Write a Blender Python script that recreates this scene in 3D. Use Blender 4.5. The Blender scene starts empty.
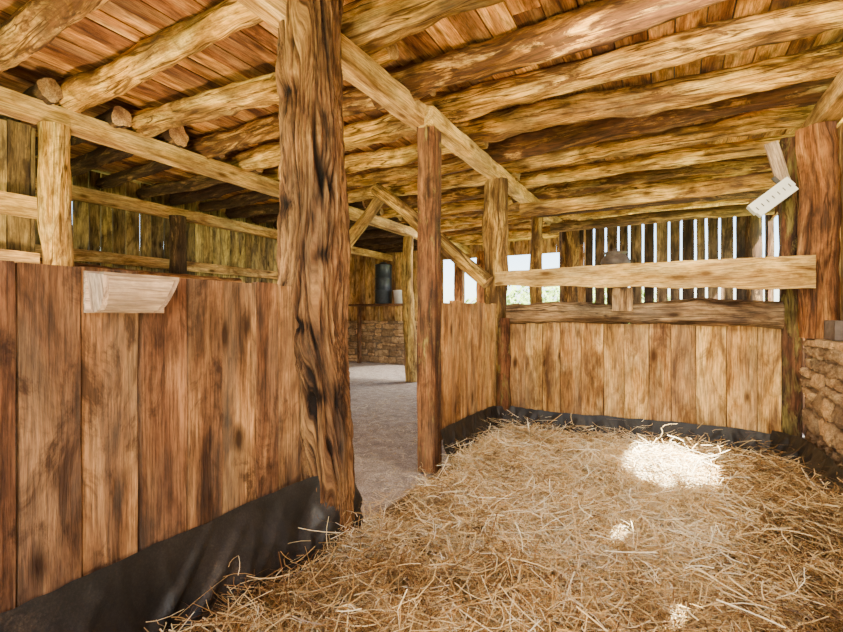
import bpy, math, random
import numpy as np
from mathutils import Vector, noise, Matrix
random.seed(7); np.random.seed(7)
S=bpy.context.scene
R=random.uniform
# ------------------------------------------------------------ materials
def nt(name):
    m=bpy.data.materials.new(name); m.use_nodes=True
    t=m.node_tree; t.nodes.clear()
    o=t.nodes.new('ShaderNodeOutputMaterial'); b=t.nodes.new('ShaderNodeBsdfPrincipled')
    t.links.new(b.outputs[0],o.inputs[0]); return m,t,b
def N(t,typ,**k):
    n=t.nodes.new(typ)
    for a,v in k.items(): setattr(n,a,v)
    return n
def ramp(t,fac,stops):
    r=N(t,'ShaderNodeValToRGB'); e=r.color_ramp.elements
    while len(e)<len(stops): e.new(0.5)
    for i,(p,c) in enumerate(stops):
        e[i].position=p; e[i].color=(c[0],c[1],c[2],1) if not isinstance(c,(int,float)) else (c,c,c,1)
    t.links.new(fac,r.inputs[0]); return r.outputs[0]
def mix(t,f,a,b,mode='MIX'):
    m=N(t,'ShaderNodeMix',data_type='RGBA',blend_type=mode)
    for s,v in ((0,f),(6,a),(7,b)):
        if hasattr(v,'is_linked'): t.links.new(v,m.inputs[s])
        elif s==0: m.inputs[0].default_value=v
        else: m.inputs[s].default_value=(v[0],v[1],v[2],1)
    return m.outputs[2]
def nz(t,co,sc,scale=1,detail=5,dist=0,rough=.55):
    mp=N(t,'ShaderNodeMapping'); mp.inputs['Scale'].default_value=sc; t.links.new(co,mp.inputs[0])
    n=N(t,'ShaderNodeTexNoise'); n.inputs['Scale'].default_value=scale; n.inputs['Detail'].default_value=detail
    n.inputs['Distortion'].default_value=dist; n.inputs['Roughness'].default_value=rough
    t.links.new(mp.outputs[0],n.inputs['Vector']); return n.outputs[0]
def wood(name,dark,mid,light,bark=None,barkamt=.5,bump=.4,stain=.6,tonerange=(.6,1.25),rough=.8,knot=True,crack=0,grey=.15,blotch=(.5,1.3),sat=1.04):
    m,t,b=nt(name)
    g=N(t,'ShaderNodeAttribute',attribute_name='gc').outputs['Vector']
    tone=N(t,'ShaderNodeAttribute',attribute_name='tone').outputs['Fac']
    g1=nz(t,g,(1.6,9,9),1.0,8,.9,.62)
    c=ramp(t,g1,[(.33,dark),(.48,mid),(.66,light)])
    fine=nz(t,g,(6,110,110),1.0,4,.2,.7)
    c=mix(t,.75,c,ramp(t,fine,[(.37,(.30,.26,.23)),(.58,(1.3,1.3,1.3))]),'MULTIPLY')
    bl=nz(t,g,(1.5,2.6,2.6),1.4,6,.5,.68)
    c=mix(t,1.0,c,ramp(t,bl,[(.38,[blotch[0]]*3),(.60,[blotch[1]]*3)]),'MULTIPLY')
    gy=nz(t,g,(1.1,4,4),1.1,5,.6)
    c=mix(t,ramp(t,gy,[(.42,0.0),(.64,grey)]),c,[(mid[0]+mid[1]+mid[2])/3*k for k in (1.15,.95,.72)])
    st=nz(t,g,(2.4,5,5),1.3,7,1.0,.7)
    c=mix(t,ramp(t,st,[(.52,0.0),(.64,stain)]),c,[x*.8 for x in dark])
    if crack:
        cr=nz(t,g,(.7,16,16),1.0,3,.4)
        c=mix(t,ramp(t,cr,[(.475,0.0),(.495,crack),(.505,crack),(.525,0.0)]),c,[x*.5 for x in dark])
    if knot:
        mp=N(t,'ShaderNodeMapping'); mp.inputs['Scale'].default_value=(2.3,6,6); t.links.new(g,mp.inputs[0])
        v=N(t,'ShaderNodeTexVoronoi'); v.inputs['Scale'].default_value=1.0; t.links.new(mp.outputs[0],v.inputs['Vector'])
        c=mix(t,ramp(t,v.outputs['Distance'],[(.07,.92),(.20,0.0)]),c,(dark[0]*.5,dark[1]*.45,dark[2]*.4))
    if bark:
        bn=nz(t,g,(1.3,6,6),1.3,9,1.4,.72)
        bc=ramp(t,nz(t,g,(5,30,30),1,5,1),[(.35,[x*.35 for x in bark]),(.65,[x*1.5 for x in bark])])
        ad=N(t,'ShaderNodeMath',operation='MULTIPLY_ADD'); t.links.new(tone,ad.inputs[0]); ad.inputs[1].default_value=-.20; t.links.new(bn,ad.inputs[2])
        c=mix(t,ramp(t,ad.outputs[0],[(.49-barkamt*.35,0.0),(.58-barkamt*.35,.95)]),c,bc)
    mr=N(t,'ShaderNodeMapRange'); t.links.new(tone,mr.inputs[0]); mr.inputs[3].default_value=tonerange[0]; mr.inputs[4].default_value=tonerange[1]
    h=N(t,'ShaderNodeHueSaturation'); t.links.new(mr.outputs[0],h.inputs['Value']); t.links.new(c,h.inputs['Color'])
    h.inputs['Saturation'].default_value=sat
    mr2=N(t,'ShaderNodeMapRange'); t.links.new(tone,mr2.inputs[0]); mr2.inputs[3].default_value=.49; mr2.inputs[4].default_value=.507
    t.links.new(mr2.outputs[0],h.inputs['Hue'])
    t.links.new(h.outputs[0],b.inputs['Base Color']); b.inputs['Roughness'].default_value=rough
    b.inputs['Specular IOR Level'].default_value=.2
    bp=N(t,'ShaderNodeBump'); bp.inputs['Strength'].default_value=bump; bp.inputs['Distance'].default_value=.014
    ad2=N(t,'ShaderNodeMath',operation='ADD'); t.links.new(g1,ad2.inputs[0]); t.links.new(fine,ad2.inputs[1])
    t.links.new(ad2.outputs[0],bp.inputs['Height']); t.links.new(bp.outputs[0],b.inputs['Normal'])
    return m
def ground(name,c1,c2,c3,s=6,bump=.5,rough=.9,tone=False,sp=.6):
    m,t,b=nt(name); g=N(t,'ShaderNodeNewGeometry').outputs['Position']
    n1=nz(t,g,(1,1,1),s,8,.4,.65); c=ramp(t,n1,[(.3,c1),(.5,c2),(.7,c3)])
    n2=nz(t,g,(1,1,1),s*12,4); c=mix(t,sp,c,ramp(t,n2,[(.38,(.35,.35,.35)),(.62,(1.35,1.35,1.35))]),'MULTIPLY')
    if tone:
        a=N(t,'ShaderNodeAttribute',attribute_name='tone').outputs['Fac']
        c=mix(t,1.0,c,ramp(t,a,[(0,(.5,.44,.40)),(.5,(1,.95,.9)),(1,(1.4,1.25,1.05))]),'MULTIPLY')
    t.links.new(c,b.inputs['Base Color']); b.inputs['Roughness'].default_value=rough
    bp=N(t,'ShaderNodeBump'); bp.inputs['Strength'].default_value=bump; bp.inputs['Distance'].default_value=.02
    t.links.new(n2,bp.inputs['Height']); t.links.new(bp.outputs[0],b.inputs['Normal']); return m
def plain(name,c,rough=.5,metal=0,s=20,var=.5):
    m,t,b=nt(name); g=N(t,'ShaderNodeNewGeometry').outputs['Position']
    n=nz(t,g,(1,1,1),s,4); t.links.new(ramp(t,n,[(.3,[x*(1-var) for x in c]),(.7,c)]),b.inputs['Base Color'])
    b.inputs['Roughness'].default_value=rough; b.inputs['Metallic'].default_value=metal; return m
M_plank=wood('plank_brown',(.045,.019,.009),(.21,.093,.036),(.44,.225,.09),stain=.85,grey=.35,tonerange=(.42,1.25),sat=1.0)
M_plankL=wood('plank_honey',(.15,.065,.02),(.52,.28,.09),(.80,.52,.21),stain=.6,tonerange=(.6,1.2),blotch=(.55,1.25),grey=.2)
M_plankW=wood('plank_weathered',(.05,.028,.012),(.30,.20,.065),(.60,.43,.15),stain=.6,tonerange=(.3,1.25),grey=.25)
M_roof=wood('roof_board',(.13,.05,.017),(.46,.21,.065),(.78,.45,.165),stain=.55,tonerange=(.4,1.25),grey=.15,sat=1.08)
M_log=wood('peeled_log',(.12,.05,.015),(.53,.285,.085),(.90,.60,.23),bark=(.11,.052,.022),barkamt=.33,bump=1.0,tonerange=(.65,1.25),crack=.95,blotch=(.4,1.3),sat=1.1)
M_logd=wood('dark_log',(.05,.024,.012),(.18,.10,.04),(.38,.23,.09),bark=(.05,.027,.013),barkamt=.5,bump=.8,crack=.7)
M_slat=wood('slat_wood',(.03,.016,.01),(.11,.065,.035),(.24,.15,.08),bump=.5,tonerange=(.4,1.2))
M_ledge=wood('ledge_wood',(.06,.03,.015),(.27,.16,.08),(.50,.34,.18),bark=(.09,.05,.025),barkamt=.3,bump=.9,crack=.9,grey=.4)
M_end=wood('log_end',(.25,.12,.05),(.55,.33,.14),(.75,.52,.26),tonerange=(.8,1.1),knot=False)
M_trunk=wood('cedar_trunk',(.05,.020,.008),(.20,.088,.034),(.40,.205,.08),stain=.35,bump=1.0,tonerange=(.04,1.2),knot=False,crack=.6,grey=.2,blotch=(.7,1.25),sat=1.02)
M_beam=wood('sawn_beam',(.24,.12,.035),(.66,.41,.13),(.88,.63,.26),stain=.45,tonerange=(.85,1.1),blotch=(.6,1.15),sat=1.06)
M_post=wood('weathered_post',(.035,.015,.008),(.14,.058,.024),(.31,.15,.06),bark=(.26,.20,.06),barkamt=.12,bump=.8,crack=.6,grey=.3)
M_cpost=wood('corner_post_wood',(.08,.035,.012),(.38,.21,.065),(.68,.45,.16),bark=(.08,.04,.016),barkamt=.36,bump=.9,crack=.8,sat=1.08)
M_pale=wood('pale_timber',(.26,.17,.11),(.48,.33,.22),(.64,.47,.33),stain=.45,knot=False,tonerange=(.85,1.15),grey=.15,blotch=(.65,1.15),sat=1.0)
M_red=wood('reddish_post',(.07,.025,.009),(.33,.135,.045),(.62,.31,.11),bump=.9,crack=.8)
M_dirt=ground('dirt',(.26,.21,.185),(.43,.36,.31),(.62,.54,.47),9,.8,.9,False,.8)
M_base=ground('straw_base',(.05,.028,.01),(.15,.09,.035),(.30,.20,.085),14,.8)  # bed colour darkened to paint deeper shadow between the straws
M_grass=ground('grass',(.10,.16,.03),(.22,.30,.07),(.40,.42,.14),3)
M_stone=ground('stone',(.24,.145,.07),(.52,.35,.18),(.78,.58,.33),13,1.0,.9,True)
M_mortar=ground('mortar',(.12,.08,.05),(.22,.15,.09),(.32,.23,.15),12)
M_blocker=ground('sun_blocker',(.05,.04,.03),(.10,.08,.06),(.15,.12,.1),4)  # colour of the unseen slab that blocks the sun
M_white=plain('white_paint',(.8,.8,.78),.4,0,8,.15)
M_iron=plain('dark_iron',(.07,.06,.055),.5,.6)
M_drum=plain('blue_steel',(.035,.045,.06),.4,.3)
M_rust=plain('rusty_iron',(.16,.12,.10),.6,.2,25)
M_leaf=plain('leaf',(.28,.42,.08),.6,0,3,.6)
m,t,b=nt('tarp'); g=N(t,'ShaderNodeNewGeometry').outputs['Position']
n=nz(t,g,(1,1,1),3,9,.3,.72); dn=nz(t,g,(1,1,1),130,5,0,.75)
c=ramp(t,n,[(.42,(.010,.0095,.009)),(.58,(.022,.019,.017)),(.78,(.12,.085,.058))])
t.links.new(mix(t,.7,c,ramp(t,dn,[(.45,(.6,.6,.6)),(.68,(2.4,2.1,1.8))]),'MULTIPLY'),b.inputs['Base Color'])
b.inputs['Roughness'].default_value=.5; b.inputs['Specular IOR Level'].default_value=.4
bp=N(t,'ShaderNodeBump'); bp.inputs['Strength'].default_value=.25; bp.inputs['Distance'].default_value=.01
t.links.new(nz(t,g,(1,1,1),26,5,.5,.6),bp.inputs['Height']); t.links.new(bp.outputs[0],b.inputs['Normal']); M_tarp=m
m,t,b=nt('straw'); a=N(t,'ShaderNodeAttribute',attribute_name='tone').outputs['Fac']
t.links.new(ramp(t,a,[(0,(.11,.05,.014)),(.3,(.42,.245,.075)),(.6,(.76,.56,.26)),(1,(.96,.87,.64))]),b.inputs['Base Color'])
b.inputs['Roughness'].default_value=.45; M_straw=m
# ------------------------------------------------------------ mesh builder
class MB:
    def __init__(s): s.v=[];s.f=[];s.g=[];s.t=[];s.mi=[];s.sm=[];s.mats=[]
    def mat(s,m):
        if m not in s.mats: s.mats.append(m)
        return s.mats.index(m)
    def add(s,vs,fs,gs,tone,m,smooth=False):
        o=len(s.v); s.v+=vs; s.g+=gs; s.t+=(tone if isinstance(tone,list) else [tone]*len(vs)); k=s.mat(m)
        for f in fs: s.f.append([i+o for i in f]); s.mi.append(k); s.sm.append(smooth)
    def build(s,name,parent=None):
        me=bpy.data.meshes.new(name); me.from_pydata([tuple(v) for v in s.v],[],s.f)
        for m in s.mats: me.materials.append(m)
        me.polygons.foreach_set('material_index',s.mi); me.polygons.foreach_set('use_smooth',s.sm)
        a=me.attributes.new('gc','FLOAT_VECTOR','POINT'); a.data.foreach_set('vector',np.array([tuple(x) for x in s.g],dtype=np.float32).ravel())
        a=me.attributes.new('tone','FLOAT','POINT'); a.data.foreach_set('value',np.array(s.t,dtype=np.float32))
        me.update(); o=bpy.data.objects.new(name,me); S.collection.objects.link(o)
        if parent: o.parent=parent
        return o
def board(mb,c,L,l,W,w,T,th,m,tone=None,seg=6,wob=.003):
    c=Vector(c);L=Vector(L).normalized();W=Vector(W).normalized();T=Vector(T).normalized()
    if tone is None: tone=R(0,1)
    off=Vector((R(0,50),R(0,50),R(0,50))); vs=[];gs=[];fs=[]
    for i in range(seg+1):
        x=(i/seg-.5)*l
        for sw,stt in ((-1,-1),(1,-1),(1,1),(-1,1)):
            y=sw*w/2+R(-wob,wob); z=stt*th/2+R(-wob,wob)*.4
            vs.append(c+L*x+W*y+T*z); gs.append(off+Vector((x,y,z)))
    for i in range(seg):
        for k in range(4):
            a=i*4+k; b_=i*4+(k+1)%4; fs.append([a,b_,b_+4,a+4])
    fs.append([3,2,1,0]); e=seg*4; fs.append([e,e+1,e+2,e+3])
    mb.add(vs,fs,gs,tone,m)
def log(mb,p0,p1,r0,r1,m,tone=None,sides=18,seg=26,bump=.09,bend=.03,end=None,ridge=0):
    p0=Vector(p0);p1=Vector(p1);L=(p1-p0);l=L.length;L.normalize()
    A=Vector((0,0,1)) if abs(L.z)<.8 else Vector((1,0,0))
    U=L.cross(A).normalized();V=U.cross(L).normalized()
    if tone is None: tone=R(0,1)
    off=Vector((R(0,50),R(0,50),R(0,50))); vs=[];gs=[];fs=[]
    ph=R(0,6)
    knots=[(R(.05,.95),R(0,6.28),R(.3,.7)) for _ in range(int(l*3))]
    for i in range(seg+1):
        tt=i/seg; x=tt*l; r=r0+(r1-r0)*tt
        bx=bend*math.sin(tt*math.pi+ph*.1)*math.cos(ph)+.3*bend*math.sin(tt*7+ph); by=bend*math.sin(tt*math.pi)*math.sin(ph)+.3*bend*math.cos(tt*6+ph)
        for k in range(sides):
            th=2*math.pi*k/sides
            d=noise.noise(off+Vector((x*1.6,math.cos(th)*.9,math.sin(th)*.9)))*bump*1.8+noise.noise(off+Vector((x*6,math.cos(th)*2.4,math.sin(th)*2.4)))*bump*.9
            d+=ridge*math.sin(th*5+ph+x)
            for kt,ka,kh in knots:
                dd=((tt-kt)*l/.07)**2+(((th-ka+math.pi)%(2*math.pi)-math.pi)*r/.06)**2
                if dd<8: d+=kh*.35*math.exp(-dd)
            rr=r*(1+d)
            vs.append(p0+L*x+U*(math.cos(th)*rr+bx)+V*(math.sin(th)*rr+by)); gs.append(off+Vector((x,math.cos(th)*r,math.sin(th)*r)))
    for i in range(seg):
        for k in range(sides):
            a=i*sides+k; b_=i*sides+(k+1)%sides; fs.append([a,b_,b_+sides,a+sides])
    mb.add(vs,fs,gs,tone,m,True)
    em=end or M_end
    mb.add(vs[:sides],[list(range(sides))[::-1]],gs[:sides],tone,em); mb.add(vs[-sides:],[list(range(sides))],gs[-sides:],tone,em)
def plankwall(name,p0,p1,z0,z1,m,w=(.14,.22),gap=.006,th=.03,holes=(),zj=.01,off=.006,build=True,mb=None,tones=(0,1),edges=None,tlist=None):
    mb=mb or MB(); p0=Vector((*p0,0));p1=Vector((*p1,0)); D=p1-p0; l=D.length; D.normalize(); T=Vector((-D.y,D.x,0)); s=0; ei=0
    while s<l-.03:
        if edges and ei<len(edges): ww=edges[ei]-s
        else: ww=min(R(*w),l-s)
        cs=s+ww/2; spans=[(z0+R(-zj,zj),z1+R(-zj,zj))]
        for h0,h1,a,b_ in holes:
            if h0<=cs<=h1:
                ns=[]
                for q0,q1 in spans:
                    if a>q0: ns.append((q0,min(a,q1)))
                    if b_<q1: ns.append((max(b_,q0),q1))
                spans=[q for q in ns if q[1]-q[0]>.01]
        tn=tlist[ei] if (tlist and ei<len(tlist)) else R(*tones)
        for q0,q1 in spans:
            c=p0+D*cs+T*R(-off,off)+Vector((0,0,(q0+q1)/2))
            board(mb,c,(0,0,1),q1-q0,D,ww-gap,T,th,m,tn,seg=max(2,int((q1-q0)*6)))
        s+=ww; ei+=1
    return mb.build(name) if build else mb
def one(fn,name,*a,**k):
    mb=MB(); fn(mb,*a,**k); return mb.build(name)
# ------------------------------------------------------------ ground / floor
def gridmesh(name,x0,x1,y0,y1,nx,ny,hf,mat):
    xs=np.linspace(x0,x1,nx);ys=np.linspace(y0,y1,ny);X,Y=np.meshgrid(xs,ys);Z=hf(X,Y)
    v=np.stack([X,Y,Z],-1).reshape(-1,3); f=[]
    for j in range(ny-1):
        for i in range(nx-1):
            a=j*nx+i; f.append((a,a+1,a+nx+1,a+nx))
    me=bpy.data.meshes.new(name); me.from_pydata(v.tolist(),[],f); me.materials.append(mat)
    for p in me.polygons:p.use_smooth=True
    o=bpy.data.objects.new(name,me);S.collection.objects.link(o);return o
gridmesh('floor',-8.6,1.6,-3,10.3,140,160,lambda x,y:.008*np.sin(x*5+y*2)+.006*np.sin(y*7-x*3)-.012,M_dirt)
gridmesh('ground_outside',-60,60,-60,60,30,30,lambda x,y:x*0-.08,M_grass)
def H(x,y):
    h=.045+.026*np.sin(3.1*x+1.7*y+.6)+.026*np.sin(5.3*y-2.2*x)+.022*np.sin(9*x+7*y)+.020*np.sin(13*y-11*x+1)+.013*np.sin(23*y+19*x)
    h=h*np.clip((4.75-y)/.9,.1,1)
    h=h+.12*np.exp(-((.9-x)/.28)**2)*np.clip((4.2-y)/1.5,0,1)
    h=h+.03*np.exp(-((x+1.5)/.2)**2)*((y<1.9)|(y>3.3))
    h=h*np.clip((x+1.62)/.35,0,1)
    return np.maximum(h,-.005)
gridmesh('straw_bed',-1.55,.90,-1.5,4.66,100,220,H,M_base)
def straws(name,n,xr,yr,lr,keep=None,zoff=.0,lift=.04,wr=(.0009,.0021)):
    x=np.random.uniform(*xr,n);y=yr[0]+(yr[1]-yr[0])*np.random.uniform(0,1,n)**1.15
    if keep is not None:
        k=keep(x,y); x=x[k];y=y[k];n=len(x)
    ang=np.random.uniform(0,2*np.pi,n)+.8*np.sin(x*2.1+y*1.3); L=np.random.uniform(*lr,n)*np.random.uniform(.4,1,n); tilt=np.random.normal(0,.25,n)
    w=np.random.uniform(*wr,n)*(1+.18*np.clip(y-1.5,0,3)); bend=np.random.normal(0,.12,n)
    z=H(x,y)+np.random.exponential(.35,n)*lift+zoff+np.abs(np.sin(tilt))*L*.35
    d=np.stack([np.cos(ang)*np.cos(tilt),np.sin(ang)*np.cos(tilt),np.sin(tilt)],-1)
    s=np.stack([-np.sin(ang),np.cos(ang),np.random.normal(0,.5,n)],-1); s/=np.linalg.norm(s,axis=1)[:,None]
    side=np.stack([-np.sin(ang),np.cos(ang),np.zeros(n)],-1)
    c=np.stack([x,y,z],-1); V=[]
    for tt,bb in ((-.5,0),(-.17,1),(.17,1),(.5,0)):
        p=c+d*(L*tt)[:,None]+side*(bend*L*bb)[:,None]
        V+= [p-s*w[:,None],p+s*w[:,None]]
    V=np.stack(V,1).reshape(-1,3)
    V[:,0]=np.minimum(V[:,0],.90); V[:,2]=np.maximum(V[:,2],.004)
    base=(np.arange(n)*8)[:,None,None]; q=np.array([[0,1,3,2],[2,3,5,4],[4,5,7,6]])[None]
    F=(base+q).reshape(-1,4)
    me=bpy.data.meshes.new(name); me.vertices.add(len(V)); me.vertices.foreach_set('co',V.astype(np.float32).ravel())
    me.loops.add(F.size); me.loops.foreach_set('vertex_index',F.astype(np.int32).ravel())
    me.polygons.add(len(F)); me.polygons.foreach_set('loop_start',np.arange(0,F.size,4,dtype=np.int32)); me.polygons.foreach_set('loop_total',np.full(len(F),4,dtype=np.int32))
    me.update(calc_edges=True)
    cl=np.sin(4.3*x+2.7*np.sin(2*y))*np.sin(3.9*y+2*np.sin(1.7*x)+.4)
    cl2=np.sin(17*x+3*np.sin(5*y))*np.sin(15*y+3*np.sin(6*x))
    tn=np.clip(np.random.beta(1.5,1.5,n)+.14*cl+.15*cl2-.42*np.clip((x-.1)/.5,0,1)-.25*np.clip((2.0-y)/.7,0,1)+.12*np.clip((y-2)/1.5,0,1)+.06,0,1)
    a=me.attributes.new('tone','FLOAT','POINT'); a.data.foreach_set('value',np.repeat(tn,8).astype(np.float32))
    me.materials.append(M_straw); o=bpy.data.objects.new(name,me);S.collection.objects.link(o);return o
def keep(x,y):
    door=(y>2.0)&(y<3.15)
    edge=np.where(door,-1.38+.1*np.sin(y*9),-1.5)
    p=np.clip((x-edge)/.14+.2,0.02,1); 
    cl=.75+.35*np.sin(11*x+4*np.sin(3*y))*np.sin(12*y+3*np.sin(4*x))
    return np.random.rand(len(x))<p*cl
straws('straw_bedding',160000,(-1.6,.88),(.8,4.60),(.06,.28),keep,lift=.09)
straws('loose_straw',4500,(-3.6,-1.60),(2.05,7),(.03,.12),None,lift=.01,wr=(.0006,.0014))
# ------------------------------------------------------------ left partition
plankwall('partition_left',(-1.615,-1.2),(-1.615,1.72),.30,1.35,M_plank,w=(.15,.19),th=.03,gap=.008,zj=.010,off=.008,
  edges=[.17,.35,.52,.70,.88,1.06,1.24,1.42,1.60,1.79,1.952,2.129,2.303,2.457,2.637,2.77,2.92],tlist=[.4]*9+[.1,.45,.8,.3,.65,1.0,.45,.85])
one(board,'partition_rail',(-1.665,.3,1.2),(0,1,0),2.9,(0,0,1),.12,(1,0,0),.05,M_plank,.4,20)
one(board,'door_frame_board',(-1.70,2.03,.75),(0,0,1),1.35,(0,1,0),.05,(1,0,0),.09,M_plank,.3,8)
plankwall('partition_short',(-1.615,3.28),(-1.615,4.60),.2,1.32,M_plankL,w=(.17,.24),th=.03,gap=.008,zj=.02,tones=(.1,.7))
plankwall('partition_back',(-1.5,4.71),(.80,4.71),.12,1.13,M_plankL,w=(.17,.23),th=.03,gap=.005,zj=.015,off=.006,tones=(.1,1))
one(board,'partition_light_stop',(-.35,4.76,.65),(1,0,0),2.3,(0,0,1),.95,(0,1,0),.03,M_logd,.2,8)  # added dark panel, stops light showing through the board gaps
mb=MB()
log(mb,(-1.5,4.70,1.22),(.80,4.68,1.215),.10,.095,M_ledge,.75,22,60,.22,.012)
log(mb,(-1.5,4.81,1.215),(.80,4.80,1.22),.085,.09,M_ledge,.5,16,50,.25,.02)
mb.build('ledge_log')
mb=MB(); vs=[];gs=[];n=30
for i in range(n+1):
    tt=i/n; x=-1.60+tt*2.55; y=4.56-.17*tt
    zb=1.515-.115*tt+.008*math.sin(i*.9); zt=1.655+.015*math.sin(tt*3)-.005*tt+R(-.003,.003)
    for yy,z in ((y,zb),(y,zt),(y+.045,zt),(y+.045,zb)): vs.append(Vector((x,yy,z))); gs.append(Vector((x+3,z,yy)))
fs=[[i*4+k,i*4+(k+1)%4,i*4+4+(k+1)%4,i*4+4+k] for i in range(n) for k in range(4)]+[[3,2,1,0],[n*4+k for k in range(4)]]
mb.add(vs,fs,gs,.5,M_beam); mb.build('rail_board')
one(board,'rail_block',(-.38,4.55,1.35),(0,0,1),.21,(1,0,0),.17,(0,1,0),.05,M_ledge,.9,4)
# ------------------------------------------------------------ trunk post
def trunk():
    mb=MB(); sides=220; seg=280; vs=[];gs=[];fs=[];tn=[]
    ks=[(-.02,325,.14),(.3,325,.128),(.75,322,.130),(1.2,316,.150),(1.55,314,.162),(2.2,311,.150),(2.75,312,.145),(3.0,313,.145)]
    burl=[(1.45,2.6,.25,.12),(1.0,5.6,.3,.10),(2.1,5.0,.25,.10),(.65,4.2,.25,.12),(1.75,4.4,-.3,.05),(1.15,4.9,-.35,.04),(2.45,3.9,.2,.1),(1.5,5.7,-.3,.04),(2.3,4.5,-.3,.045),(.8,5.3,-.3,.04),(1.3,4.3,.25,.09)]
    for i in range(seg+1):
        z=-.02+3.0*i/seg
        for a,b_ in zip(ks,ks[1:]):
            if a[0]<=z<=b_[0]+1e-6: break
        q=(z-a[0])/(b_[0]-a[0]); q=q*q*(3-2*q); u=a[1]+(b_[1]-a[1])*q; r=a[2]+(b_[2]-a[2])*q
        o=(u-318)*2.38/460+.010*math.sin(z*4); cx=-1.6+.8797*o; cy=1.836+.4756*o
        for k in range(sides):
            th=2*math.pi*k/sides; tw=th+.5*z+.3*math.sin(z*1.7)+.35*noise.noise(Vector((math.cos(th)*2,math.sin(th)*2,z*2.2)))
            d=.18*noise.noise(Vector((math.cos(tw)*1.6+3,math.sin(tw)*1.6,z*.9)))
            cr=0
            rd=noise.noise(Vector((math.cos(tw)*3.4,math.sin(tw)*3.4,z*.9))); c1=max(0,1-abs(rd)*9); d-=.18*c1; cr+=c1
            rd2=noise.noise(Vector((math.cos(tw)*8+5,math.sin(tw)*8,z*1.8))); c2=max(0,1-abs(rd2)*6); d-=.09*c2; cr+=.75*c2
            rd3=noise.noise(Vector((math.cos(tw)*20+5,math.sin(tw)*20,z*5))); d+=.06*rd3; cr+=.9*max(0,-rd3)
            rd4=noise.noise(Vector((math.cos(tw)*42+5,math.sin(tw)*42,z*16))); d+=.04*rd4; cr+=.6*max(0,-rd4)
            d+=.07*noise.noise(Vector((math.cos(tw)*6,math.sin(tw)*6,z*8)))
            for bz,ba,bh,bs in burl:
                dd=((z-bz)/bs)**2+(((th-ba+math.pi)%(2*math.pi)-math.pi)*r/bs)**2
                if dd<8:
                    e=math.exp(-dd); d+=bh*e*.5
                    if bh<0: cr+=e*1.2
            d+=.06
            vs.append(Vector((cx+math.cos(th)*r*(1+d),cy+math.sin(th)*r*(1+d),z))); gs.append(Vector((z,math.cos(tw)*r+5,math.sin(tw)*r+3)))
            tn.append(max(0,min(1,.98-.75*cr)))  # crevices darkened in the tone: painted furrow shade as well as dirt
    for i in range(seg):
        for k in range(sides):
            a=i*sides+k;b_=i*sides+(k+1)%sides; fs.append([a,b_,b_+sides,a+sides])
    mb.add(vs,fs,gs,tn,M_trunk,True); return mb.build('tree_trunk_post')
trunk()
# ------------------------------------------------------------ posts
def sqpost(name,x,y,z0,z1,w,d,m,tone=.5,rot=0):
    c,s=math.cos(rot),math.sin(rot)
    return one(board,name,(x,y,(z0+z1)/2),(0,0,1),z1-z0,(c,s,0),w,(-s,c,0),d,m,tone,18,.006)
sqpost('door_post',-1.655,3.19,0,2.66,.14,.15,M_post,.5,.1)
one(log,'corner_post',(-1.66,4.76,0),(-1.64,4.76,2.66),.12,.125,M_cpost,.6,24,50,.2,.035,None,.06)
one(log,'partition_post',(-1.53,4.60,0),(-1.53,4.60,1.18),.06,.06,M_post,.3,14,20,.15,.01)
one(log,'back_post',(-1.62,6.4,0),(-1.62,6.4,2.65),.085,.08,M_cpost,.6,16,30,.1,.03)
one(log,'back_post',(-1.42,7.3,0),(-1.38,7.3,2.65),.15,.14,M_cpost,.45,20,30,.12,.04)
one(log,'aisle_post',(-4.15,1.78,0),(-4.15,1.78,2.65),.11,.10,M_log,.9,18,30,.1,.03)
one(log,'aisle_post',(-6.10,4.05,0),(-6.10,4.05,2.60),.12,.11,M_logd,.4,18,30,.1,.03)
one(log,'aisle_post',(-4.2,7.35,0),(-4.25,7.35,2.65),.12,.10,M_cpost,.9,18,30,.12,.05)
one(log,'aisle_post',(-4.2,4.71,0),(-4.2,4.71,2.65),.11,.10,M_logd,.6,18,30,.12,.05)
sqpost('square_post',.87,4.79,0,2.66,.13,.13,M_post,.2)
one(log,'round_post',(1.01,4.585,1.03),(.99,4.585,2.66),.12,.115,M_red,.5,20,36,.16,.02,None,.05)
one(log,'far_post',(1.0,7.6,0),(1.0,7.6,2.66),.09,.09,M_logd,.5)
sqpost('red_post',-4.3,9.8,1.1,2.66,.2,.16,M_red,.4); sqpost('red_post',-3.75,9.8,1.1,2.66,.2,.16,M_red,.6)
one(log,'diagonal_brace',(-1.68,4.58,1.55),(-3.10,4.58,2.72),.08,.075,M_cpost,.7,16,30,.1,.02)
one(log,'diagonal_brace',(-4.10,4.66,1.65),(-3.05,4.66,2.66),.08,.07,M_cpost,.8,16,30,.1,.02)
one(board,'corner_brace_board',(.78,4.70,2.42),(.25,0,-1),.42,(1,0,.2),.09,(0,1,0),.04,M_pale,.6)
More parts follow.
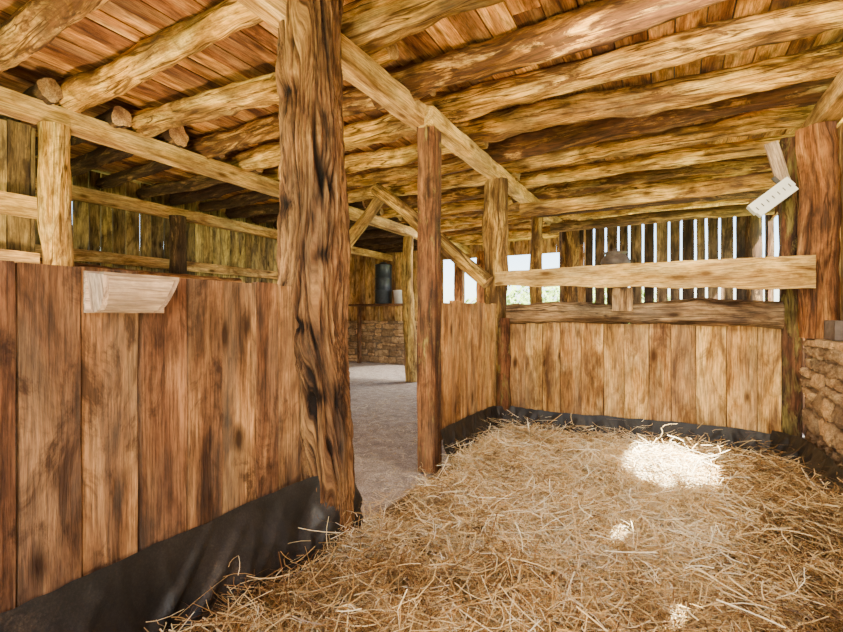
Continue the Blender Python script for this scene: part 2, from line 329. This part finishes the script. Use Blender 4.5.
# ------------------------------------------------------------ beams
def beam(name,x,y0,y1,z,w,h,m,tone=.6):
    return one(board,name,(x,(y0+y1)/2,z),(0,1,0),y1-y0,(1,0,0),w,(0,0,1),h,m,tone,30,.006)
beam('main_beam',-1.71,-2,3.35,2.74,.12,.155,M_beam,.3)
beam('main_beam',-1.64,3.1,8.2,2.72,.12,.14,M_beam,.7)
beam('aisle_beam',-4.18,-2,10,2.73,.13,.15,M_beam,.3)
beam('outer_beam',-6.3,-2,10,2.68,.13,.15,M_beam,.0)
beam('right_beam',1.05,-2,8.2,2.74,.14,.15,M_beam,.4)
def clog(x0,x1,y,r,m,tone=None,z=None):
    zz=z if z is not None else 2.81+r
    a=(x0,y+R(-.05,.05),zz);b_=(x1,y+R(-.05,.05),zz+R(-.01,.02))
    if random.random()<.5: r0,r1=r,r*.82
    else: r0,r1=r*.85,r
    one(log,'ceiling_log',a,b_,r0,r1,m,tone,24,70,.22,.045)
ys=[2.3-.57*i for i in range(1,8)][::-1]+[2.3+.57*i for i in range(0,11)]
tt=[.6,.2,.75,.95,.4,.7,.15,.85,.3,.65]
for i,y in enumerate(ys):
    clog(-1.9+R(-.08,.08),1.35,y,R(.095,.12),M_log,tt[i%10])
y=-1.5;i=0
while y<9.9:
    clog(-4.5+R(-.1,.1),-1.55,y,R(.085,.11),M_log,min(1,tt[(i+3)%10]+.15)); i+=1; y+=.56
y=-1.3
while y<9.9:
    clog(-6.4 if y<6.6 else -8.1,-4.05,y,R(.07,.10),M_logd,R(.1,.6)); y+=.5
one(log,'lintel_log',(-1.55,5.35,2.44),(1.1,5.3,2.46),.075,.08,M_log,.95,16,40,.08,.02)
one(log,'lintel_log',(-1.55,6.9,2.50),(1.1,6.9,2.50),.07,.07,M_logd,.9,16,40,.08,.02)
one(log,'lintel_log',(-1.55,6.1,2.58),(1.1,6.1,2.55),.07,.08,M_logd,.5,16,40,.08,.02)
mb=MB(); x=-8.5
while x<1.35:
    w=R(.13,.21); yy=-2.2
    while yy<10.2:
        l=R(2.2,3.6); l=min(l,10.3-yy)
        board(mb,(x+w/2,yy+l/2,3.065+R(-.006,.006)),(0,1,0),l-.006,(1,0,0),w-.009,(0,0,1),.025,M_roof,R(0,1),4,.002)
        yy+=l
    x+=w
mb.build('ceiling')
one(board,'sun_blocker_slab',(-3.55,4,3.14),(0,1,0),12.6,(1,0,0),9.95,(0,0,1),.03,M_blocker,.5,4,0)  # unseen slab, added to stop sun leaking between the roof boards
# ------------------------------------------------------------ outer walls
plankwall('wall_left',(-6.47,-2),(-6.47,6.6),0,3.04,M_plankW,w=(.12,.2),gap=.014)
plankwall('wall_left_far',(-8.2,6.6),(-8.2,10.1),0,3.04,M_plankL,w=(.14,.22),gap=.006)
plankwall('wall_return',(-8.2,6.62),(-6.47,6.62),0,3.04,M_plankL,w=(.14,.22),gap=.006)
one(board,'wall_left_rail',(-6.40,2.3,1.95),(0,1,0),8.4,(0,0,1),.14,(1,0,0),.06,M_plankL,.6,20)
plankwall('aisle_plank_wall',(-4.3,-1.5),(-4.3,1.7),0,2.64,M_plankW,w=(.14,.2),gap=.008)
mb=MB()
board(mb,(-4.25,.3,2.02),(0,1,0),2.8,(0,0,1),.16,(1,0,0),.05,M_beam,.8,12); board(mb,(-4.25,.3,1.62),(0,1,0),2.8,(0,0,1),.12,(1,0,0),.05,M_beam,.2,12)
mb.build('wall_rail')
one(log,'stall_rail',(-5.85,2.0,1.72),(-5.85,4.9,1.70),.10,.09,M_red,.5)
plankwall('wall_back_aisle',(-8.2,10.0),(-1.4,10.0),.9,3.0,M_plankL,w=(.15,.22),gap=.006,holes=[(3.45,6.5,1.05,2.55)])
plankwall('wall_back',(-1.6,8.05),(1.3,8.05),0,2.80,M_slat,w=(.14,.20),gap=.032,th=.03,holes=[(0,.35,1.3,2.4)])
plankwall('wall_right_far',(1.2,4.9),(1.2,8.05),0,2.7,M_plank,w=(.14,.2),gap=.02,holes=[(.8,2.9,1.1,2.5)])
plankwall('wall_right',(1.16,-2.0),(1.16,4.95),1.03,2.66,M_plankL,w=(.095,.105),gap=.006,
  holes=[(4.80,4.92,1.90,2.30),(4.90,5.04,1.66,2.46),(5.02,5.16,1.50,2.52),(5.14,5.28,1.52,2.5),(5.26,5.38,1.60,2.45),(5.36,5.50,1.66,2.2),(5.48,5.58,1.85,2.1),(3.70,3.80,2.28,2.38),(3.35,3.45,1.86,1.96),(0,1.0,1.2,2.5)])  # holes out of view are added and shaped to let sun patches in
def stones(name,p0,p1,z0,z1,T,depth,wr=(.10,.36),hr=(.06,.17)):
    mb=MB(); p0=Vector((*p0,0));p1=Vector((*p1,0));D=(p1-p0);l=D.length;D.normalize();T=Vector(T)
    board(mb,(p0+p1)/2+Vector((0,0,(z0+z1)/2))-T*(depth/2+.012),D,l,(0,0,1),z1-z0-.02,T,depth,M_mortar,.5,2,0)
    z=z0
    def stone(s,w2,zc,hh):
            c=p0+D*(s+w2/2)+Vector((0,0,zc))-T*(.058-R(0,.035)); rt=R(-.12,.12); tl=R(-.15,.15)
            vs=[];gs=[];fs=[];nu,nv=7,5
            for j in range(nv+1):
                for i in range(nu+1):
                    a=i/nu*2-1;b_=j/nv*2-1
                    ed=max(abs(a),abs(b_)); bul=.055-.018*ed**8+R(-.009,.009)+tl*a*.08
                    du=a*(w2/2-.005)*(1-.10*b_*b_)+R(-.008,.008); dz=b_*(hh/2-.003)*(1-.12*a*a)+rt*du+R(-.007,.007)
                    vs.append(c+D*du+Vector((0,0,dz))+T*bul); gs.append(Vector((0,0,0)))
            nb=len(vs)
            for j in range(nv):
                for i in range(nu):
                    q=j*(nu+1)+i; fs.append([q,q+1,q+nu+2]); fs.append([q,q+nu+2,q+nu+1])
            ring=[i for i in range(nu+1)]+[(j)*(nu+1)+nu for j in range(1,nv+1)]+[nv*(nu+1)+i for i in range(nu-1,-1,-1)]+[j*(nu+1) for j in range(nv-1,0,-1)]
            for r_ in ring: vs.append(vs[r_]-T*.10); gs.append(Vector((0,0,0)))
            for q in range(len(ring)):
                q2=(q+1)%len(ring); fs.append([ring[q],nb+q,nb+q2,ring[q2]])
            mb.add(vs,fs,gs,R(0,1),M_stone,False)
    while z<z1-.03:
        h=min(R(*hr),z1-z); s=-R(0,.1)
        while s<l:
            w=R(*wr); w2=min(w,l-s)
            if h>.11 and random.random()<.4:
                f=R(.35,.65); stone(s,w2,z+h*f/2,h*f); stone(s,w2,z+h*f+h*(1-f)/2,h*(1-f))
            else: stone(s,w2,z+h/2+R(-.01,.01),h*R(.88,1.0))
            s+=w
        z+=h
    return mb
mb=stones('x',(.95,4.66),(.95,-1.5),-.02,.98,(-1,0,0),.35)
s=4.66
while s>-1.5:
    w=R(.2,.35); board(mb,(1.11,s-w/2,1.0+R(-.008,.008)),(0,1,0),w-.012,(1,0,0),.36+R(-.03,.03),(0,0,1),.045,M_stone,R(.4,1),6,.012); s-=w
mb.build('stone_wall')
stones('x',(-8.1,9.9),(-1.5,9.9),-.02,1.08,(0,-1,0),.2,(.2,.45),(.1,.2)).build('stone_wall_far')
one(board,'stone_block',(1.08,4.20,1.10),(0,1,0),.30,(1,0,0),.20,(0,0,1),.13,M_rust,.5,6,.012)
# ------------------------------------------------------------ tarps
def tarp(name,path,zt,zb,bulge=.06,seed=0,amp=.02):
    pts=[Vector((*p,0)) for p in path]; L=[0]
    for a,b_ in zip(pts,pts[1:]): L.append(L[-1]+(b_-a).length)
    n=int(L[-1]/.012); rows=36; vs=[];fs=[]
    sm=[]
    for i in range(n+1):
        s=L[-1]*i/n
        for j in range(len(L)-1):
            if L[j]<=s<=L[j+1]+1e-6: break
        q=(s-L[j])/(L[j+1]-L[j]); sm.append(pts[j].lerp(pts[j+1],q))
    for _ in range(6):
        sm=[sm[0]]+[(sm[i-1]+sm[i]*2+sm[i+1])/4 for i in range(1,n)]+[sm[-1]]
    for i in range(n+1):
        d=sm[min(i+1,n)]-sm[max(i-1,0)]; nn=Vector((d.y,-d.x,0)).normalized(); s=L[-1]*i/n
        top=zt(s/L[-1])+.014*noise.noise(Vector((s*4,seed,0)))+.005*noise.noise(Vector((s*20,seed,3)))
        for r in range(rows+1):
            q=r/rows; z=top+(zb-top)*q
            a1=noise.noise(Vector((s*2.0+z*2.0,z*.5-s*.3,seed))); a2=noise.noise(Vector((s*4.5-z*3.5,z*.8,seed+4))); a3=noise.noise(Vector((s*8+z*3,z*2-s*1,seed+7)))
            fold=(1-min(1,abs(a1)*3.2))*amp*1.7+(1-min(1,abs(a2)*4.5))*amp*1.0+(1-min(1,abs(a3)*5))*amp*.4
            o=.004+(bulge*q**1.4)+fold*(.15+min(1,q*1.6))
            vs.append(sm[i]+nn*max(o,.003)+Vector((0,0,z)))
    for i in range(n):
        for r in range(rows):
            a=i*(rows+1)+r; fs.append([a,a+1,a+rows+2,a+rows+1])
    mb=MB(); mb.add(vs,fs,[Vector(v) for v in vs],.5,M_tarp,True); o=mb.build(name)
    return o
tarp('tarp_sheet',[(-1.595,-1.2),(-1.595,1.45),(-1.55,1.70),(-1.47,1.82),(-1.48,1.97),(-1.60,2.04)],lambda q:.400+.045*max(0,(q-.8)/.2),-.01,.045,1,.022)
tarp('tarp_sheet',[(-1.58,3.22),(-1.58,4.50),(-1.44,4.64),(-.4,4.67),(.8,4.67)],lambda q:.31-.08*q+.02*math.sin(q*9),0,.09,5,.022)
tarp('tarp_sheet',[(.74,4.66),(.84,4.50),(.88,4.3),(.90,-1)],lambda q:.27+.05*math.sin(q*8),0,.14,9,.035)
# ------------------------------------------------------------ feed trough
def trough():
    mb=MB(); y0,y1=.765,.995; xb=-1.597; n=12
    prof_o=[(.0,1.213),(.030,1.212),(.055,1.219),(.075,1.236),(.088,1.262),(.096,1.292),(.100,1.325)]
    prof_i=[(.090,1.325),(.084,1.292),(.076,1.266),(.063,1.245),(.045,1.232),(.0,1.226)]
    P=prof_o+prof_i; vs=[];gs=[];fs=[]
    for i in range(n+1):
        for d,z in P:
            k0=max(0,1.325-z)
            ya=y0+k0*.12; yb=y1-k0*.35
            y=ya+(yb-ya)*i/n
            vs.append(Vector((xb+d,y,z))); gs.append(Vector((y,d,z)))
    k=len(P)
    for i in range(n):
        for j in range(k-1): fs.append([i*k+j,i*k+j+1,(i+1)*k+j+1,(i+1)*k+j])
    mb.add(vs,fs,gs,.7,M_pale,False)
    for e,y in ((0,y0),(1,y1)):
        vs=[];out=prof_o+[(0,1.335)]
        for yy in (-.008,.008):
            for d,z in out: vs.append(Vector((xb+d*1.02,y+yy+max(0,(1.325-z))*(-.35 if e else .12),z)))
        m_=len(out); fs=[list(range(m_)),list(range(2*m_-1,m_-1,-1))]+[[j,(j+1)%m_,m_+(j+1)%m_,m_+j] for j in range(m_)]
        mb.add(vs,fs,[Vector((v.z,v.x,v.y)) for v in vs],.2,M_pale)
    board(mb,(xb+.092,(y0+y1)/2,1.328),(0,1,0),y1-y0+.01,(1,0,0),.024,(0,0,1),.010,M_pale,1,4,.0005)
    board(mb,(xb+.006,(y0+y1)/2,1.275),(0,1,0),y1-y0+.02,(0,0,1),.13,(1,0,0),.012,M_pale,.4,4,.001)
    mb.build('feed_trough')
trough()
# ------------------------------------------------------------ lamp, pot, drum
def lathe(mb,c,prof,m,n=32,axis='Z'):
    c=Vector(c);vs=[];fs=[]
    for r,z in prof:
        for k in range(n):
            a=2*math.pi*k/n; vs.append(c+Vector((r*math.cos(a),r*math.sin(a),z)))
    for i in range(len(prof)-1):
        for k in range(n):
            a=i*n+k;b_=i*n+(k+1)%n;fs.append([a,b_,b_+n,a+n])
    mb.add(vs,fs,[Vector(v) for v in vs],.5,m,True)
mb=MB()
d=Vector((.33,0,.26)).normalized(); up=Vector((-.26,0,.33)).normalized()
cc=Vector((.70,4.54,2.15))
board(mb,cc,d,.32,up,.085,(0,1,0),.10,M_white,.5,6,.001)
board(mb,cc-up*.06-Vector((0,.01,0)),d,.30,up,.045,(0,1,0),.08,M_white,.5,6,.001)
for k in range(7): board(mb,cc+d*(-.13+.043*k)-up*.02-Vector((0,.051,0)),up,.03,d,.006,(0,1,0),.008,M_iron,.5,1,0)
board(mb,cc+d*.12+up*.06+Vector((0,.05,0)),up,.10,d,.03,(0,1,0),.02,M_iron,.5,1,0)
board(mb,cc+Vector((.09,.12,.02)),(1,0,0),.12,(0,0,1),.03,(0,1,0),.13,M_iron,.5,1,0)
mb.build('floodlight')
mb=MB(); log(mb,(-.50,5.15,0),(-.50,5.15,1.65),.10,.09,M_logd,.5); mb.build('stump_post')
mb=MB(); lathe(mb,(-.50,5.15,1.67),[(0,0),(.08,.0),(.12,.03),(.145,.08),(.135,.12),(.10,.155),(.095,.17),(.115,.18),(.115,.19),(.08,.18),(.0,.18)],M_rust)
lathe(mb,(-.50,5.15,1.845),[(.085,0),(.05,.025),(.02,.03),(.025,.05),(0,.06)],M_rust); mb.build('iron_pot')
mb=MB(); lathe(mb,(-6.2,9.5,1.50),[(0,0),(.2,0),(.21,.02),(.205,.3),(.22,.32),(.205,.34),(.205,.6),(.22,.62),(.205,.64),(.205,.92),(.215,.94),(.205,.96),(.10,.98),(.06,1.02),(0,1.02)],M_drum); mb.build('metal_drum')
mb=MB(); lathe(mb,(-5.75,9.5,1.50),[(0,0),(.11,0),(.14,.30),(.15,.30),(.15,.32),(.135,.32),(.105,.03),(0,.03)],M_white); mb.build('bucket')
mb=MB(); board(mb,(-6.3,9.5,1.47),(1,0,0),1.6,(0,1,0),.5,(0,0,1),.05,M_plank,.5)
for xx in (-7.0,-5.6): board(mb,(xx,9.6,.72),(0,0,1),1.44,(1,0,0),.08,(0,1,0),.08,M_plank,.4)
mb.build('wall_shelf')
# ------------------------------------------------------------ greenery outside
def bush(c,r,n):
    mb=MB(); vs=[];fs=[]
    for i in range(n):
        v=Vector((random.gauss(0,1),random.gauss(0,1),random.gauss(0,1))).normalized()*R(.55,1)
        p=Vector((c[0]+v.x*r[0],c[1]+v.y*r[1],max(0,c[2]+v.z*r[2])))
        a=Vector((R(-1,1),R(-1,1),R(-1,1))).normalized(); b_=a.orthogonal().normalized(); s=R(.06,.13); k=len(vs)
        vs+=[p-a*s,p+b_*s*.45,p+a*s,p-b_*s*.45]; fs.append([k,k+1,k+2,k+3])
    mb.add(vs,fs,[Vector((0,0,0))]*len(vs),.5,M_leaf); mb.build('bush')
bush((4.2,11,.6),(1.2,2,1.0),3500); bush((-3,15,.8),(4,1.5,1.6),5000); bush((-10.5,3,1),(1,5,1.6),4000)
# ------------------------------------------------------------ light
w=bpy.data.worlds.new('sky'); S.world=w; w.use_nodes=True; t=w.node_tree
bg=t.nodes['Background']; sk=t.nodes.new('ShaderNodeTexSky'); sk.sky_type='NISHITA'; sk.sun_disc=False; sk.sun_elevation=math.radians(55); sk.sun_rotation=math.radians(115)
t.links.new(sk.outputs[0],bg.inputs[0]); bg.inputs[1].default_value=1.1
sd=bpy.data.lights.new('sun','SUN'); sd.energy=90; sd.angle=.015; sd.color=(1,.93,.78)
so=bpy.data.objects.new('sun',sd); S.collection.objects.link(so); so.rotation_euler=Vector((-.9,.43,-1.43)).to_track_quat('-Z','Y').to_euler()
def area(name,loc,dirv,sx,sy,e,col):
    l=bpy.data.lights.new(name,'AREA'); l.shape='RECTANGLE'; l.size=sx; l.size_y=sy; l.energy=e; l.color=col
    o=bpy.data.objects.new(name,l); S.collection.objects.link(o); o.location=loc; o.rotation_euler=Vector(dirv).to_track_quat('-Z','Y').to_euler()
warm=(1,.77,.48)
area('stall_bounce_fill',(-.1,.3,.35),(.1,.6,1),.4,.3,95,warm)  # added fill below the frame, stands in for sunlight bounced off the straw
area('stall_camera_fill',(.5,-1.0,2.3),(-.1,1,-.3),.6,.4,76,(1,.84,.62))  # added fill from behind the camera, not a lamp of the stall
area('aisle_bounce_fill',(-3.0,1.1,.4),(0,.5,1),.6,.5,150,warm)  # added upward fill, hidden behind the left partition
area('aisle_far_fill',(-3.4,8.6,2.6),(-.2,-.5,-1),1.0,.6,140,(1,.88,.72))  # added fill to brighten the far aisle, no lamp hangs there
area('back_stall_fill',(-.1,5.6,.3),(0,.15,1),1.4,.5,32,warm)  # added upward fill, hidden behind the back partition
area('back_partition_fill',(.2,2.6,2.75),(0,.9,-.75),1.6,.3,75,(1,.86,.62))  # added fill aimed at the back partition, not a fixture
sp=bpy.data.lights.new('aisle_sun_spot','SPOT'); sp.energy=600; sp.spot_size=math.radians(55); sp.spot_blend=.3; sp.color=(1,.90,.74); sp.shadow_soft_size=.05  # added spot, stands in for the sunlit patch on the aisle floor
o=bpy.data.objects.new('aisle_sun_spot',sp); S.collection.objects.link(o); o.location=(-5.3,8.6,2.7); o.rotation_euler=(0,0,0)
# ------------------------------------------------------------ camera
cd=bpy.data.cameras.new('camera'); cd.sensor_width=36; cd.lens=36*460/843; cd.clip_start=.02
co=bpy.data.objects.new('camera',cd); S.collection.objects.link(co); co.location=(0,0,1.2); co.rotation_euler=(math.radians(90),0,math.radians(28.4)); S.camera=co
